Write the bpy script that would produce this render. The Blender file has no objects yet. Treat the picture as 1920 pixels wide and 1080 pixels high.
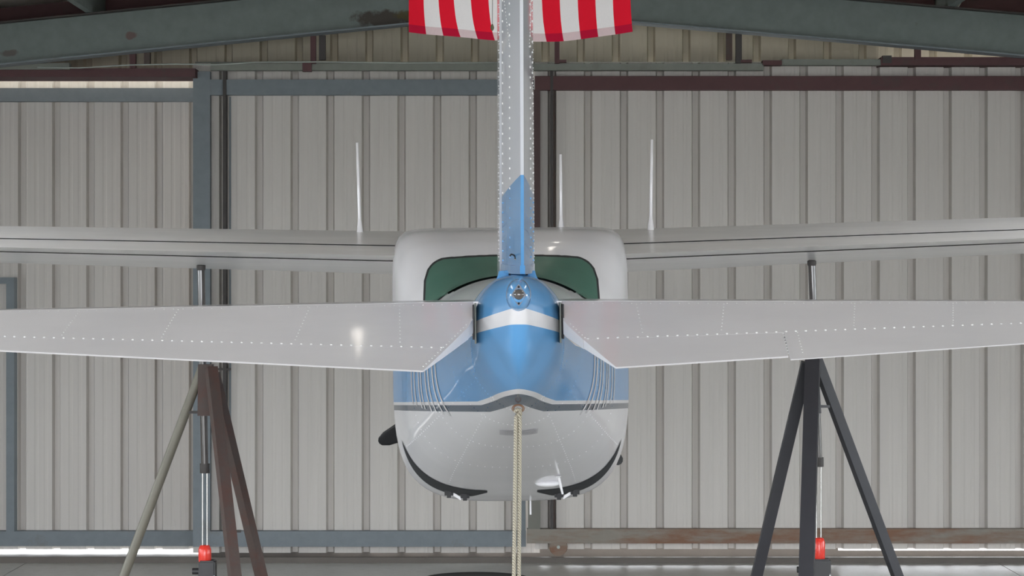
import bpy, bmesh, math, random
from mathutils import Vector, Matrix
import numpy as np
random.seed(7)
S = bpy.context.scene
C = S.collection
R = math.radians
F = 4590.0            # focal length in pixels of a 1920 wide frame
H = 2.32              # camera height

# ------------------------------------------------------------------ camera
cd = bpy.data.cameras.new('camera'); cam = bpy.data.objects.new('camera', cd); C.objects.link(cam)
cam.location = (0, 0, H); cam.rotation_euler = (R(90), 0, 0)
cd.sensor_width = 36; cd.lens = 36 * F / 1920; cd.clip_end = 500
S.camera = cam
# ------------------------------------------------------------------ world, light, exposure
w = bpy.data.worlds.new('sky'); S.world = w; w.use_nodes = True
bgn = w.node_tree.nodes['Background']; bgn.inputs[0].default_value = (0.92, 0.95, 1.0, 1); bgn.inputs[1].default_value = 1.0
S.view_settings.view_transform = 'Standard'; S.view_settings.look = 'None'
S.view_settings.gamma = 1; S.view_settings.use_curve_mapping = False
S.view_settings.exposure = 3.42
S.cycles.use_denoising = True
S.cycles.max_bounces = 10; S.cycles.diffuse_bounces = 6; S.cycles.sample_clamp_indirect = 8
OPEN = (-7.6, 7.6, 4.4)      # the open front of the hangar: x from, x to, height
WL = (4.2, 9.0, .8, 3.4)   # unseen window guessed into the left wall for its light: y from, y to, z from, z to
WR = (5.6, 8.8, .9, 3.2)  # unseen window guessed into the right wall likewise
WFAR = [(11.2, 14.8, 1.1, 3.1)]   # unseen windows added further in, both sides, to light the far wall
HX, Y0, YB = 8.2, -6.0, 21.2  # hangar half width, front, far gable
SKX, SKW, SKY0, SKY1 = 3.7, .45, 10.18, 13.82      # two unseen smoked skylight strips, added to brighten the wings
def portal(name, loc, rot, sx, sy):
    l = bpy.data.lights.new(name, 'AREA'); l.shape = 'RECTANGLE'; l.size = sx; l.size_y = sy; l.cycles.is_portal = True
    o = bpy.data.objects.new(name, l); o.location = loc; o.rotation_euler = rot; C.objects.link(o)
portal('front_portal', ((OPEN[0]+OPEN[1])/2, Y0-.05, OPEN[2]/2), (R(90), 0, 0), OPEN[1]-OPEN[0], OPEN[2])
portal('left_portal', (-HX-.1, (WL[0]+WL[1])/2, (WL[2]+WL[3])/2), (R(90), 0, R(-90)), WL[1]-WL[0], WL[3]-WL[2])
portal('right_portal', (HX+.1, (WR[0]+WR[1])/2, (WR[2]+WR[3])/2), (R(90), 0, R(90)), WR[1]-WR[0], WR[3]-WR[2])

for (a_, b_, c_, d_) in WFAR:
    for sx in (-1, 1): portal('side_portal', (sx*(HX+.1), (a_+b_)/2, (c_+d_)/2), (R(90), 0, R(90*sx)), b_-a_, d_-c_)
for sx in (-1, 1): portal('roof_portal', (sx*SKX, (SKY0+SKY1)/2, 4.95), (0, 0, 0), 2*SKW, SKY1-SKY0)
# ------------------------------------------------------------------ materials
def srgb(r, g, b):
    f = lambda c: (c/255/12.92) if c/255 <= .04045 else ((c/255+.055)/1.055)**2.4
    return (f(r), f(g), f(b), 1)
class NT:
    def __init__(s, name):
        s.m = bpy.data.materials.new(name); s.m.use_nodes = True; s.t = s.m.node_tree; s.b = s.t.nodes['Principled BSDF']
    def n(s, typ, **k):
        x = s.t.nodes.new(typ)
        for a, v in k.items(): setattr(x, a, v)
        return x
    def l(s, a, b): s.t.links.new(a, b)
    def math(s, op, a, b=None, clamp=False):
        x = s.n('ShaderNodeMath', operation=op, use_clamp=clamp)
        for i, v in enumerate((a, b)):
            if v is None: continue
            if isinstance(v, (int, float)): x.inputs[i].default_value = v
            else: s.l(v, x.inputs[i])
        return x.outputs[0]
    def mix(s, f, a, b):
        x = s.n('ShaderNodeMix', data_type='RGBA')
        if isinstance(f, (int, float)): x.inputs[0].default_value = f
        else: s.l(f, x.inputs[0])
        for i, v in ((6, a), (7, b)):
            if isinstance(v, tuple): x.inputs[i].default_value = v
            else: s.l(v, x.inputs[i])
        return x.outputs[2]
    def noise(s, scale, detail=4, stretch=None, rough=.6):
        tc = s.n('ShaderNodeTexCoord'); v = tc.outputs['Object']
        if stretch:
            mp = s.n('ShaderNodeMapping'); mp.inputs['Scale'].default_value = stretch; s.l(v, mp.inputs[0]); v = mp.outputs[0]
        x = s.n('ShaderNodeTexNoise'); x.inputs['Scale'].default_value = scale; x.inputs['Detail'].default_value = detail
        x.inputs['Roughness'].default_value = rough; s.l(v, x.inputs['Vector']); return x.outputs[0]
    def ramp(s, f, lo, hi):
        x = s.n('ShaderNodeMapRange'); x.inputs[1].default_value = lo; x.inputs[2].default_value = hi; s.l(f, x.inputs[0]); return x.outputs[0]
    def set(s, **k):
        for a, v in k.items():
            i = s.b.inputs[a.replace('_', ' ')]
            if isinstance(v, (int, float, tuple)): i.default_value = v
            else: s.l(v, i)
        return s
    def bump(s, h, strength=.2, dist=.01):
        x = s.n('ShaderNodeBump'); x.inputs['Strength'].default_value = strength; x.inputs['Distance'].default_value = dist
        s.l(h, x.inputs['Height']); s.l(x.outputs[0], s.b.inputs['Normal'])

def simple(name, col, rough=.5, metal=0, var=.08, scale=6, stretch=None, coat=0, spec=.5, bump=0):
    t = NT(name); n = t.noise(scale, 4, stretch)
    a = tuple(c*(1-var) for c in col[:3])+(1,); b = tuple(min(1, c*(1+var)) for c in col[:3])+(1,)
    t.set(Base_Color=t.mix(t.ramp(n, .3, .7), a, b), Roughness=rough, Metallic=metal, Coat_Weight=coat)
    t.b.inputs['Specular IOR Level'].default_value = spec
    t.b.inputs['Coat Roughness'].default_value = .04
    if bump: t.bump(n, bump)
    return t.m
def rusty(name, col, rust, lo, hi, scale=3, rough=.6, stretch=None):
    t = NT(name); n = t.noise(scale, 6, stretch, .7); n2 = t.noise(scale*6, 3)
    c = t.mix(t.ramp(n2, .3, .7), tuple(x*.88 for x in col[:3])+(1,), col)
    t.set(Base_Color=t.mix(t.ramp(n, lo, hi), c, rust), Roughness=rough); t.bump(n2, .08)
    return t.m
WHITE = (.81, .80, .82, 1); BLUE = srgb(98, 160, 214); NAVY = (.022, .032, .055, 1)
M = {}
M['sheet'] = simple('painted_sheet', (.605, .575, .54, 1), .55, var=.03, scale=2, stretch=(6, 1, .3))
M['sheet_cream'] = simple('cream_sheet', (.46, .42, .33, 1), .6, var=.05, scale=2)
M['steel_blue'] = rusty('blue_grey_steel', srgb(124, 133, 139), srgb(108, 104, 98), .62, .8, 2)
M['maroon'] = rusty('red_oxide_steel', srgb(86, 52, 54), srgb(70, 60, 56), .55, .8, 3)
M['rail_rust'] = rusty('rusty_rail_steel', srgb(138, 132, 122), srgb(122, 88, 66), .42, .6, 1.6, stretch=(.6, 1, 3))
M['track'] = rusty('grey_green_steel', srgb(128, 132, 124), srgb(100, 92, 84), .55, .8, 2)
def rafter_mat():
    t = NT('rafter_steel'); n = t.noise(1.3, 6, None, .7); n2 = t.noise(9, 4); tc = t.n('ShaderNodeTexCoord')
    c = t.mix(t.ramp(n2, .3, .7), srgb(112, 122, 120), srgb(122, 132, 130)); c = t.mix(t.ramp(n, .66, .72), c, srgb(88, 66, 56))
    for (px, pz, sx, sz, col) in ((-1.06, 4.56, .34, .10, srgb(58, 44, 34)), (-.86, 4.60, .16, .06, srgb(84, 76, 40)), (-3.18, 4.43, .07, .05, srgb(108, 84, 80)), (-4.2, 4.28, .10, .04, srgb(96, 88, 84))):
        mp = t.n('ShaderNodeMapping', vector_type='POINT'); mp.inputs['Location'].default_value = (-px/sx, 0, -pz/sz); mp.inputs['Scale'].default_value = (1/sx, 0, 1/sz); t.l(tc.outputs['Object'], mp.inputs[0])
        ln = t.n('ShaderNodeVectorMath', operation='LENGTH'); t.l(mp.outputs[0], ln.inputs[0])
        f = t.ramp(t.math('ADD', t.math('MULTIPLY', ln.outputs['Value'], -1), t.math('MULTIPLY', n2, 1.6)), -.05, .25)
        c = t.mix(t.math('MULTIPLY', f, .85), c, col)
    t.set(Base_Color=c, Roughness=.65); return t.m
M['rafter'] = rafter_mat()
M['dark_steel'] = simple('dark_steel', srgb(62, 58, 56), .6)
M['rim_light'] = simple('galvanised_strip', srgb(170, 178, 172), .5)
M['white'] = simple('white_paint', WHITE, .16, var=.03, scale=3, coat=.5)
M['white_satin'] = simple('white_satin_paint', (.68, .665, .68, 1), .3, var=.03, scale=2.2, stretch=(1, 3, 3), coat=.6)
M['white_satin'].node_tree.nodes['Principled BSDF'].inputs['Coat Roughness'].default_value = .07
M['wing_white'] = simple('wing_white_paint', (.78, .76, .745, 1), .3, var=.06, scale=4, stretch=(.5, 2, 2), coat=.2)
M['blue'] = simple('blue_paint', BLUE, .12, var=.02, coat=.7)
M['gap'] = simple('recess_shade_and_fittings', (.02, .022, .025, 1), .8)  # near-black for the shade in recesses, also small dark fittings
M['rivet'] = simple('bare_rivets', (.88, .88, .88, 1), .2, var=.02, coat=.5)
M['rubber'] = simple('black_rubber', (.018, .018, .02, 1), .6)
M['black_paint'] = simple('black_paint', (.02, .02, .022, 1), .45)
M['chrome'] = simple('polished_steel', (.62, .62, .6, 1), .18, metal=1, var=.03)
M['alu'] = simple('bare_aluminium', (.72, .73, .74, 1), .3, metal=.9, var=.03)
M['ram'] = simple('oiled_dark_steel', (.04, .032, .028, 1), .3, coat=1)
M['jack_brown'] = rusty('brown_steel', srgb(76, 63, 58), srgb(80, 52, 44), .45, .7, 9)
M['jack_tube'] = simple('olive_tube', srgb(112, 108, 96), .45, var=.1)
M['jack_black'] = simple('jack_black_steel', srgb(48, 48, 53), .42, var=.1)
M['red'] = simple('red_enamel', srgb(226, 52, 36), .3, var=.05, coat=.3)
M['rope'] = None
M['concrete'] = None
def concrete():
    t = NT('sealed_concrete'); n = t.noise(1.2, 8, None, .65); n2 = t.noise(14, 5)
    c = t.mix(t.ramp(n, .3, .7), srgb(186, 186, 182), srgb(204, 204, 202)); c = t.mix(t.ramp(n2, .5, .9), c, srgb(168, 162, 154))
    t.set(Base_Color=c, Roughness=t.ramp(n, 0, 1.6)); t.b.inputs['Roughness'].default_value = .3
    r = t.n('ShaderNodeMapRange'); r.inputs[1].default_value = .3; r.inputs[2].default_value = .7; r.inputs[3].default_value = .3; r.inputs[4].default_value = .42
    t.l(n, r.inputs[0]); t.l(r.outputs[0], t.b.inputs['Roughness']); t.bump(n2, .03); return t.m
M['concrete'] = concrete()
M['apron'] = simple('outdoor_concrete', (.34, .33, .31, 1), .9)
M['plate'] = simple('threshold_plate', srgb(96, 90, 84), .6)
def rope_mat():
    t = NT('braided_rope'); wv = t.n('ShaderNodeTexWave', wave_type='BANDS', bands_direction='DIAGONAL'); wv.inputs['Scale'].default_value = 60
    tc = t.n('ShaderNodeTexCoord'); t.l(tc.outputs['Object'], wv.inputs[0])
    t.set(Base_Color=t.mix(wv.outputs['Fac'], srgb(150, 142, 125), srgb(205, 198, 180)), Roughness=.9); t.bump(wv.outputs['Fac'], .6, .004); return t.m
M['rope'] = rope_mat()
def cloth(name, col, tr=.35):
    t = NT(name); n = t.noise(220, 2); t.set(Roughness=.85, Base_Color=t.mix(t.ramp(n, .3, .7), tuple(c*.95 for c in col[:3])+(1,), col))
    t.b.inputs['Specular IOR Level'].default_value = .15
    tb = t.n('ShaderNodeBsdfTranslucent'); tb.inputs[0].default_value = col
    mx = t.n('ShaderNodeMixShader'); mx.inputs[0].default_value = tr
    t.l(t.b.outputs[0], mx.inputs[1]); t.l(tb.outputs[0], mx.inputs[2]); t.l(mx.outputs[0], t.t.nodes['Material Output'].inputs[0]); return t.m
M['flag_red'] = cloth('red_cloth', (.80, .012, .035, 1), .2); M['flag_white'] = cloth('white_cloth', (.86, .84, .84, 1), .2)
M['flag_blue'] = cloth('blue_cloth', (.01, .04, .22, 1), .2)
M['hem_red'] = cloth('red_hem_cloth', (.46, .006, .035, 1), .05); M['hem_white'] = cloth('white_hem_cloth', (.66, .52, .53, 1), .05)
def glass_mat():
    t = NT('green_tinted_glass'); n = t.noise(3, 2)
    t.set(Base_Color=t.mix(n, (.10, .235, .18, 1), (.115, .26, .20, 1)), Roughness=.3)
    tr = t.n('ShaderNodeBsdfTransparent'); tr.inputs[0].default_value = (.35, .62, .5, 1)
    mx = t.n('ShaderNodeMixShader'); mx.inputs[0].default_value = .3
    t.l(t.b.outputs[0], mx.inputs[1]); t.l(tr.outputs[0], mx.inputs[2]); t.l(mx.outputs[0], t.t.nodes['Material Output'].inputs[0]); return t.m
M['glass'] = glass_mat()
def pane_mat():
    t = NT('clear_pane'); tr = t.n('ShaderNodeBsdfTransparent'); tr.inputs[0].default_value = (.95, .97, .97, 1)
    gl = t.n('ShaderNodeBsdfGlossy'); gl.inputs['Roughness'].default_value = .02
    mx = t.n('ShaderNodeMixShader'); mx.inputs[0].default_value = .06
    t.l(tr.outputs[0], mx.inputs[1]); t.l(gl.outputs[0], mx.inputs[2]); t.l(mx.outputs[0], t.t.nodes['Material Output'].inputs[0]); return t.m
M['pane'] = pane_mat()
def added_skylight_mat():
    t = NT('added_smoked_sheet'); tr = t.n('ShaderNodeBsdfTransparent'); tr.inputs[0].default_value = (.75, .75, .75, 1)
    t.l(tr.outputs[0], t.t.nodes['Material Output'].inputs[0]); return t.m
M['added_skylight'] = added_skylight_mat()
def lens_mat():
    t = NT('smoked_lens'); t.set(Base_Color=(.10, .09, .085, 1), Roughness=.06, Coat_Weight=1.0); return t.m
M['lens'] = lens_mat()
def lamp_mat():
    t = NT('lamp_glow'); t.set(Base_Color=(1, .9, .75, 1)); t.b.inputs['Emission Color'].default_value = (1, .93, .84, 1); t.b.inputs['Emission Strength'].default_value = .8; return t.m
M['lamp'] = lamp_mat()
D0, ZR = 8.5, 2.2     # airframe origin: depth and height
def livery():
    t = NT('livery_paint'); tc = t.n('ShaderNodeTexCoord'); sp = t.n('ShaderNodeSeparateXYZ'); t.l(tc.outputs['Object'], sp.inputs[0])
    y, z = sp.outputs[1], sp.outputs[2]
    d = t.math('ADD', y, D0); Z = t.math('ADD', z, ZR)
    def line(z0, d0, slope, dk, extra):   # height of a livery line at depth d
        a = t.math('ADD', t.math('MULTIPLY', t.math('SUBTRACT', d, d0), slope), z0)
        return t.math('ADD', a, t.math('MULTIPLY', t.math('MAXIMUM', t.math('SUBTRACT', dk, d), 0), extra))
    lo = line(1.858, 10, -.0463, 9.3, .06)
    hi = line(2.129+.0225, 8.75, -.06, 9.2, .05); hi = t.math('SUBTRACT', hi, .0225)
    up = line(2.251, 8.33, -.1375, 9, 0)
    g = lambda a, b: t.math('GREATER_THAN', a, b)
    e = t.math('SUBTRACT', Z, lo)
    blue1 = t.math('MULTIPLY', g(e, 0), g(hi, Z))
    blue2 = t.math('MULTIPLY', g(Z, up), g(8.96, d))
    blue = t.math('MAXIMUM', blue1, blue2)
    navy = t.math('MULTIPLY', g(-.014, e), g(e, -.040))
    n = t.noise(3, 4)
    wc = t.mix(t.ramp(n, .3, .7), tuple(c*.97 for c in WHITE[:3])+(1,), WHITE)
    c = t.mix(blue, wc, BLUE); c = t.mix(navy, c, srgb(66, 82, 100))
    t.set(Base_Color=c, Roughness=.25, Coat_Weight=.45); t.b.inputs['Coat Roughness'].default_value = .06; t.b.inputs['Specular IOR Level'].default_value = .2; return t.m
M['livery'] = livery()
def fin_paint():
    t = NT('fin_paint'); tc = t.n('ShaderNodeTexCoord'); sp = t.n('ShaderNodeSeparateXYZ'); t.l(tc.outputs['Object'], sp.inputs[0])
    d = t.math('ADD', sp.outputs[1], D0); Z = t.math('ADD', sp.outputs[2], ZR)
    ln = t.math('SUBTRACT', 2.700, t.math('MULTIPLY', t.math('SUBTRACT', d, 8.4), .17))
    c = t.mix(t.math('GREATER_THAN', ln, Z), (.66, .68, .73, 1), BLUE)
    t.set(Base_Color=c, Roughness=.16, Coat_Weight=.6, Metallic=.0); t.b.inputs['Coat Roughness'].default_value = .05; return t.m
M['fin'] = fin_paint()

# ------------------------------------------------------------------ helpers
def link(name, bm, mat, parent=None, smooth=False, loc=None, kind=None):
    me = bpy.data.meshes.new(name); bmesh.ops.recalc_face_normals(bm, faces=bm.faces)
    bm.to_mesh(me); bm.free()
    if smooth:
        for p in me.polygons: p.use_smooth = True
    o = bpy.data.objects.new(name, me); C.objects.link(o)
    if isinstance(mat, (list, tuple)):
        for m_ in mat: me.materials.append(m_)
    else: me.materials.append(mat)
    if parent: o.parent = parent
    if loc: o.location = loc
    if kind: o['kind'] = kind
    return o
def raw(name, verts, faces, mat, parent=None, smooth=False, kind=None):
    bm = bmesh.new(); vs = [bm.verts.new(v) for v in verts]
    for f in faces:
        try: bm.faces.new([vs[i] for i in f])
        except ValueError: pass
    return link(name, bm, mat, parent, smooth, None, kind)
def empty(name, loc, label=None, cat=None, group=None):
    o = bpy.data.objects.new(name, None); C.objects.link(o); o.location = loc; o.empty_display_size = .1
    if label: o['label'] = label
    if cat: o['category'] = cat
    if group: o['group'] = group
    return o
def tag(o, label, cat, group=None):
    o['label'] = label; o['category'] = cat
    if group: o['group'] = group
    return o
def add_box(bm, x0, x1, y0, y1, z0, z1):
    v = [bm.verts.new((x, y, z)) for z in (z0, z1) for y in (y0, y1) for x in (x0, x1)]
    for f in ((0, 1, 3, 2), (4, 6, 7, 5), (0, 4, 5, 1), (2, 3, 7, 6), (0, 2, 6, 4), (1, 5, 7, 3)): bm.faces.new([v[i] for i in f])
    return v
def box(name, x0, x1, y0, y1, z0, z1, mat, parent=None, bev=0):
    bm = bmesh.new(); add_box(bm, min(x0, x1), max(x0, x1), min(y0, y1), max(y0, y1), min(z0, z1), max(z0, z1))
    if bev: bmesh.ops.bevel(bm, geom=bm.edges[:], offset=bev, segments=2, affect='EDGES', clamp_overlap=True)
    return link(name, bm, mat, parent)
def frame(p, q):
    d = (q-p).normalized(); a = Vector((0, 0, 1)) if abs(d.z) < .95 else Vector((0, 1, 0))
    s = d.cross(a).normalized(); return d, s, s.cross(d).normalized()
def add_bar(bm, p, q, a, b=None, n=4, r2=None, rot=0, caps=True):
    """prism from p to q; n=4 gives a square tube a by b, else a round tube of radius a (r2 at q)"""
    p = Vector(p); q = Vector(q); d, s, u = frame(p, q); b = b or a
    rings = []
    for c, k in ((p, 1), (q, (r2/a if r2 else 1))):
        r = []
        for i in range(n):
            if n == 4: t = ((-1, -1), (1, -1), (1, 1), (-1, 1))[i]; o = s*(t[0]*a/2*k)+u*(t[1]*b/2*k)
            else: th = 2*math.pi*i/n+rot; o = s*(math.cos(th)*a*k)+u*(math.sin(th)*b*k)
            r.append(bm.verts.new(c+o))
        rings.append(r)
    for i in range(n): bm.faces.new((rings[0][i], rings[0][(i+1) % n], rings[1][(i+1) % n], rings[1][i]))
    if caps: bm.faces.new(rings[0][::-1]); bm.faces.new(rings[1])
def bar(name, p, q, a, mat, parent=None, b=None, n=4, r2=None):
    bm = bmesh.new(); add_bar(bm, p, q, a, b, n, r2); o = link(name, bm, mat, parent, n > 6)
    if n > 6: autosmooth(o)
    return o
def autosmooth(o, ang=40):
    bm = bmesh.new(); bm.from_mesh(o.data)
    for e in bm.edges:
        if len(e.link_faces) == 2 and e.calc_face_angle(0) > R(ang): e.smooth = False
    for f in bm.faces: f.smooth = True
    bm.to_mesh(o.data); bm.free(); return o
def lathe(name, prof, mat, parent=None, n=24, loc=(0, 0, 0), axis='Z'):
    bm = bmesh.new(); rings = []
    for r, h in prof:
        rg = []
        for i in range(n):
            th = 2*math.pi*i/n; x, y = r*math.cos(th), r*math.sin(th)
            rg.append(bm.verts.new((x, y, h) if axis == 'Z' else (x, h, y)))
        rings.append(rg)
    for a, b in zip(rings, rings[1:]):
        for i in range(n): bm.faces.new((a[i], a[(i+1) % n], b[(i+1) % n], b[i]))
    bm.faces.new(rings[0][::-1]); bm.faces.new(rings[-1])
    bmesh.ops.remove_doubles(bm, verts=bm.verts, dist=1e-5)
    return autosmooth(link(name, bm, mat, parent, True, loc), 35)
def tube_path(bm, pts, r, n=8):
    pts = [Vector(p) for p in pts]; rings = []
    for i, p in enumerate(pts):
        d, s, u = frame(pts[max(0, i-1)], pts[min(len(pts)-1, i+1)])
        rr = r[i] if isinstance(r, (list, tuple)) else r
        rings.append([bm.verts.new(p+s*(rr*math.cos(2*math.pi*k/n))+u*(rr*math.sin(2*math.pi*k/n))) for k in range(n)])
    for a, b in zip(rings, rings[1:]):
        for i in range(n): bm.faces.new((a[i], a[(i+1) % n], b[(i+1) % n], b[i]))
    bm.faces.new(rings[0][::-1]); bm.faces.new(rings[-1])
def U(u, d): return (u-960)*d/F       # photograph column -> x at depth d
def Z(v, d): return H+(540-v)*d/F     # photograph row -> height at depth d
def W(u, v, d): return Vector((U(u, d), d, Z(v, d)))

# ------------------------------------------------------------------ corrugated sheet
def sheet_profile(p, nr, depth=.064, minor=.0028):
    """x, y outline of one ribbed sheet of nr ribs, pitch p; ribs sink away from the inside"""
    pts = [(0, 0)]
    for k in range(nr):
        a = k*p; c = a+p-.05
        for q in (.30, .62):
            m = a+p*q*.86
            pts += [(m-.020, 0), (m-.008, -minor), (m+.008, -minor), (m+.020, 0)]
        pts += [(c-.036, 0), (c-.022, depth), (c+.022, depth), (c+.036, 0)]
    pts += [(nr*p-.001, 0), (nr*p, .004), (nr*p+.018, .004)]
    return pts
def sheet_mesh(name, pr, zl, zh, mat):
    bm = bmesh.new(); rows = []
    top = zh if callable(zh) else (lambda x: zh)
    for x, y in pr: rows.append((bm.verts.new((x, y, zl)), bm.verts.new((x, y, top(x)))))
    for a, b in zip(rows, rows[1:]): bm.faces.new((a[0], b[0], b[1], a[1]))
    me = bpy.data.meshes.new(name); bm.to_mesh(me); bm.free(); me.materials.append(mat); return me
def inst(name, me, parent, loc, rot=None):
    o = bpy.data.objects.new(name, me); C.objects.link(o); o.parent = parent; o.location = loc
    if rot: o.rotation_euler = rot
    return o
def st(o): o['kind'] = 'structure'; return o

# ------------------------------------------------------------------ floor and ground
fl = st(box('floor', -HX-.12, HX+.12, Y0, 20.75, -.25, -.02, M['concrete']))
nx, ny = 4, 6
for i in range(nx):
    for j in range(ny):
        x0 = -HX+i*2*HX/nx-(.12 if i == 0 else 0); x1 = -HX+(i+1)*2*HX/nx+(.12 if i == nx-1 else 0); y0 = Y0+j*(20.75-Y0)/ny; y1 = y0+(20.75-Y0)/ny
        box('slab', x0+.004, x1-.004, y0+.004, y1-.004, -.02, 0, M['concrete'], fl)
th = st(box('trim_1', -HX-.12, HX+.12, 20.75, 21.2, -.2, -.002, M['plate']))
bm = bmesh.new(); add_box(bm, -140, 140, 21.2, 160, -.5, -.004); add_box(bm, -140, 140, -120, Y0, -.5, -.03)
add_box(bm, -140, -HX-.2, Y0, 21.2, -.5, -.03); add_box(bm, HX+.2, 140, Y0, 21.2, -.5, -.03)
st(link('ground', bm, M['apron']))

# ------------------------------------------------------------------ far doors
SH = {}
def leaf(name, d, x0, x1, phase, p, nr, zl, zh):
    """sheets of a door leaf between x0 and x1; phase = x of one major rib"""
    root = st(empty(name, ((x0+x1)/2, d, 0)))
    wdt = p*nr; start = phase+.05
    k0 = math.floor((x0-start)/wdt); cx = (x0+x1)/2
    k = k0
    while start+k*wdt < x1:
        a = start+k*wdt; b = a+wdt
        pr = sheet_profile(p, nr)
        if a < x0-1e-6 or b > x1+1e-6:
            lo, hi = max(a, x0)-a, min(b, x1)-a
            if b <= x1+1e-6: hi += .018
            q = [(x, y) for x, y in pr if lo < x < hi]
            ys = np.interp([lo, hi], [c[0] for c in pr], [c[1] for c in pr])
            me = sheet_mesh('sheet', [(lo, ys[0])]+q+[(hi, ys[1])], zl, zh, M['sheet'])
        else:
            key = (p, nr, zl, zh)
            if key not in SH: SH[key] = sheet_mesh('sheet', pr, zl, zh, M['sheet'])
            me = SH[key]
        inst('panel', me, root, (a-cx, 0, 0)); k += 1
    return root, cx
def lbox(name, root, x0, x1, y0, y1, z0, z1, mat, bev=0):
    o = box(name, x0-root.location.x, x1-root.location.x, y0-root.location.y, y1-root.location.y, z0, z1, mat, root, bev); return o
# left leaf, on the outer track
dl = 21.40
d1, _ = leaf('door_1', dl, -HX-.12, U(640, dl), U(41, dl)+.001, .2985, 4, .036, 4.20)
lbox('top_rail', d1, -HX+.1, U(640, 21.3), 21.30, 21.40, Z(190, 21.3), Z(165, 21.3), M['steel_blue'])
lbox('bottom_rail', d1, -HX+.1, U(640, 21.3), 21.30, 21.40, Z(1024, 21.3), Z(996, 21.3), M['steel_blue'])
# walk-in door frame let into the left leaf
lbox('frame_stile', d1, U(12, 21.28), U(27, 21.28), 21.27, 21.40, Z(996, 21.3), Z(520, 21.28), M['steel_blue'])
lbox('frame_stile', d1, U(12, 21.28)-1.05, U(27, 21.28)-1.05, 21.27, 21.40, Z(996, 21.3), Z(520, 21.28), M['steel_blue'])
lbox('frame_head', d1, U(27, 21.28)-1.05, U(12, 21.28), 21.272, 21.40, Z(532, 21.28), Z(520, 21.28), M['steel_blue'])
# middle leaf
dm = 20.95
d2, _ = leaf('door_2', dm, U(362, dm), U(1012, dm), U(552.5, dm), .3048, 3, Z(1036.5, dm), Z(119, dm))
ds = 20.86
lbox('top_rail', d2, U(362, ds), U(1002, ds), ds, dm, Z(178, ds), Z(149, ds), M['steel_blue'])
lbox('bottom_rail', d2, U(362, ds), U(986, ds), ds, dm, Z(1025, ds), Z(996, ds), M['steel_blue'])
lbox('stile', d2, U(362, ds), U(394, ds), ds-.004, dm, Z(1025, ds), Z(134, ds), M['steel_blue'])
lbox('guide_bar', d2, U(418, ds), U(424.5, ds), ds-.012, dm, Z(995, ds), Z(130, ds), M['dark_steel'])
lbox('edge_strip', d2, U(428, ds), U(431, ds), dm-.02, dm, Z(995, ds), Z(180, ds), M['steel_blue'])
lbox('latch', d2, U(400, ds), U(434, ds), ds-.05, ds-.03, Z(694, ds), Z(690, ds), M['dark_steel'])
lbox('latch_pin', d2, U(421, ds), U(426, ds), ds-.055, ds-.025, Z(696, ds), Z(684, ds), M['dark_steel'])
lbox('meeting_stile', d2, U(978, ds), U(985.5, ds), ds+.004, dm, Z(1024, ds), Z(150, ds), M['steel_blue'])
# right leaf
dr = 20.80
d3, _ = leaf('door_3', dr, U(1003, dr), HX+.06, U(1102.5, dr), .3055, 3, Z(1029.5, dr), Z(117, dr))
dq = 20.70
lbox('top_rail', d3, U(1003, dq), HX-.1, dq, dr, Z(168.5, dq), Z(142.5, dq), M['maroon'])
lbox('bottom_rail', d3, U(988, dq), HX-.1, dq, dr, Z(1019, dq), Z(992, dq), M['rail_rust'])
def stile_mat():
    t = NT('worn_stile_steel'); tc = t.n('ShaderNodeTexCoord'); sp = t.n('ShaderNodeSeparateXYZ'); t.l(tc.outputs['Object'], sp.inputs[0])
    n = t.noise(5, 4); f = t.ramp(t.math('ADD', sp.outputs[2], t.math('MULTIPLY', n, .3)), 1.2, 2.2)
    t.set(Base_Color=t.mix(f, srgb(112, 112, 104), srgb(74, 52, 52)), Roughness=.6); return t.m
lbox('stile', d3, U(990, dq), U(1013, dq), dq+.004, dr, Z(992, dq), Z(168, dq), stile_mat())
lbox('guide_bar', d3, U(1032, dq), U(1037, dq), dq-.01, dr, Z(992, dq), Z(130, dq), M['dark_steel'])
lbox('edge_strip', d3, U(1038, dq), U(1041, dq), dq+.06, dr, Z(992, dq), Z(168, dq), M['jack_brown'])
wz = .128
def roller(root, x, y):
    o = lathe('roller', [(.03, -.028), (.075, -.028), (.078, -.012), (.066, -.008), (.066, .008), (.078, .012), (.075, .028), (.03, .028)], M['rail_rust'], root, 24,
              (x-root.location.x, y-root.location.y, wz), 'Y')
    lathe('axle_bolt', [(.014, -.045), (.014, .03)], M['rim_light'], o, 10, (0, 0, 0), 'Y')
roller(d3, U(1047, dq), dq+.045); roller(d3, 6.8, dq+.045)
for ua, ub, hh in ((380, 1000, .075), (1000, 1572, .125), (1572, 2800, .066)): box('added_sill', U(ua, 21), U(ub, 21), 21.02, 21.12, -.002, hh, M['plate'], fl)  # lips added behind the doors to block glare through the bottom gaps
box('floor_track', -HX+.1, HX-.1, 20.645, 20.695, 0, .048, M['plate'], fl)

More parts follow.
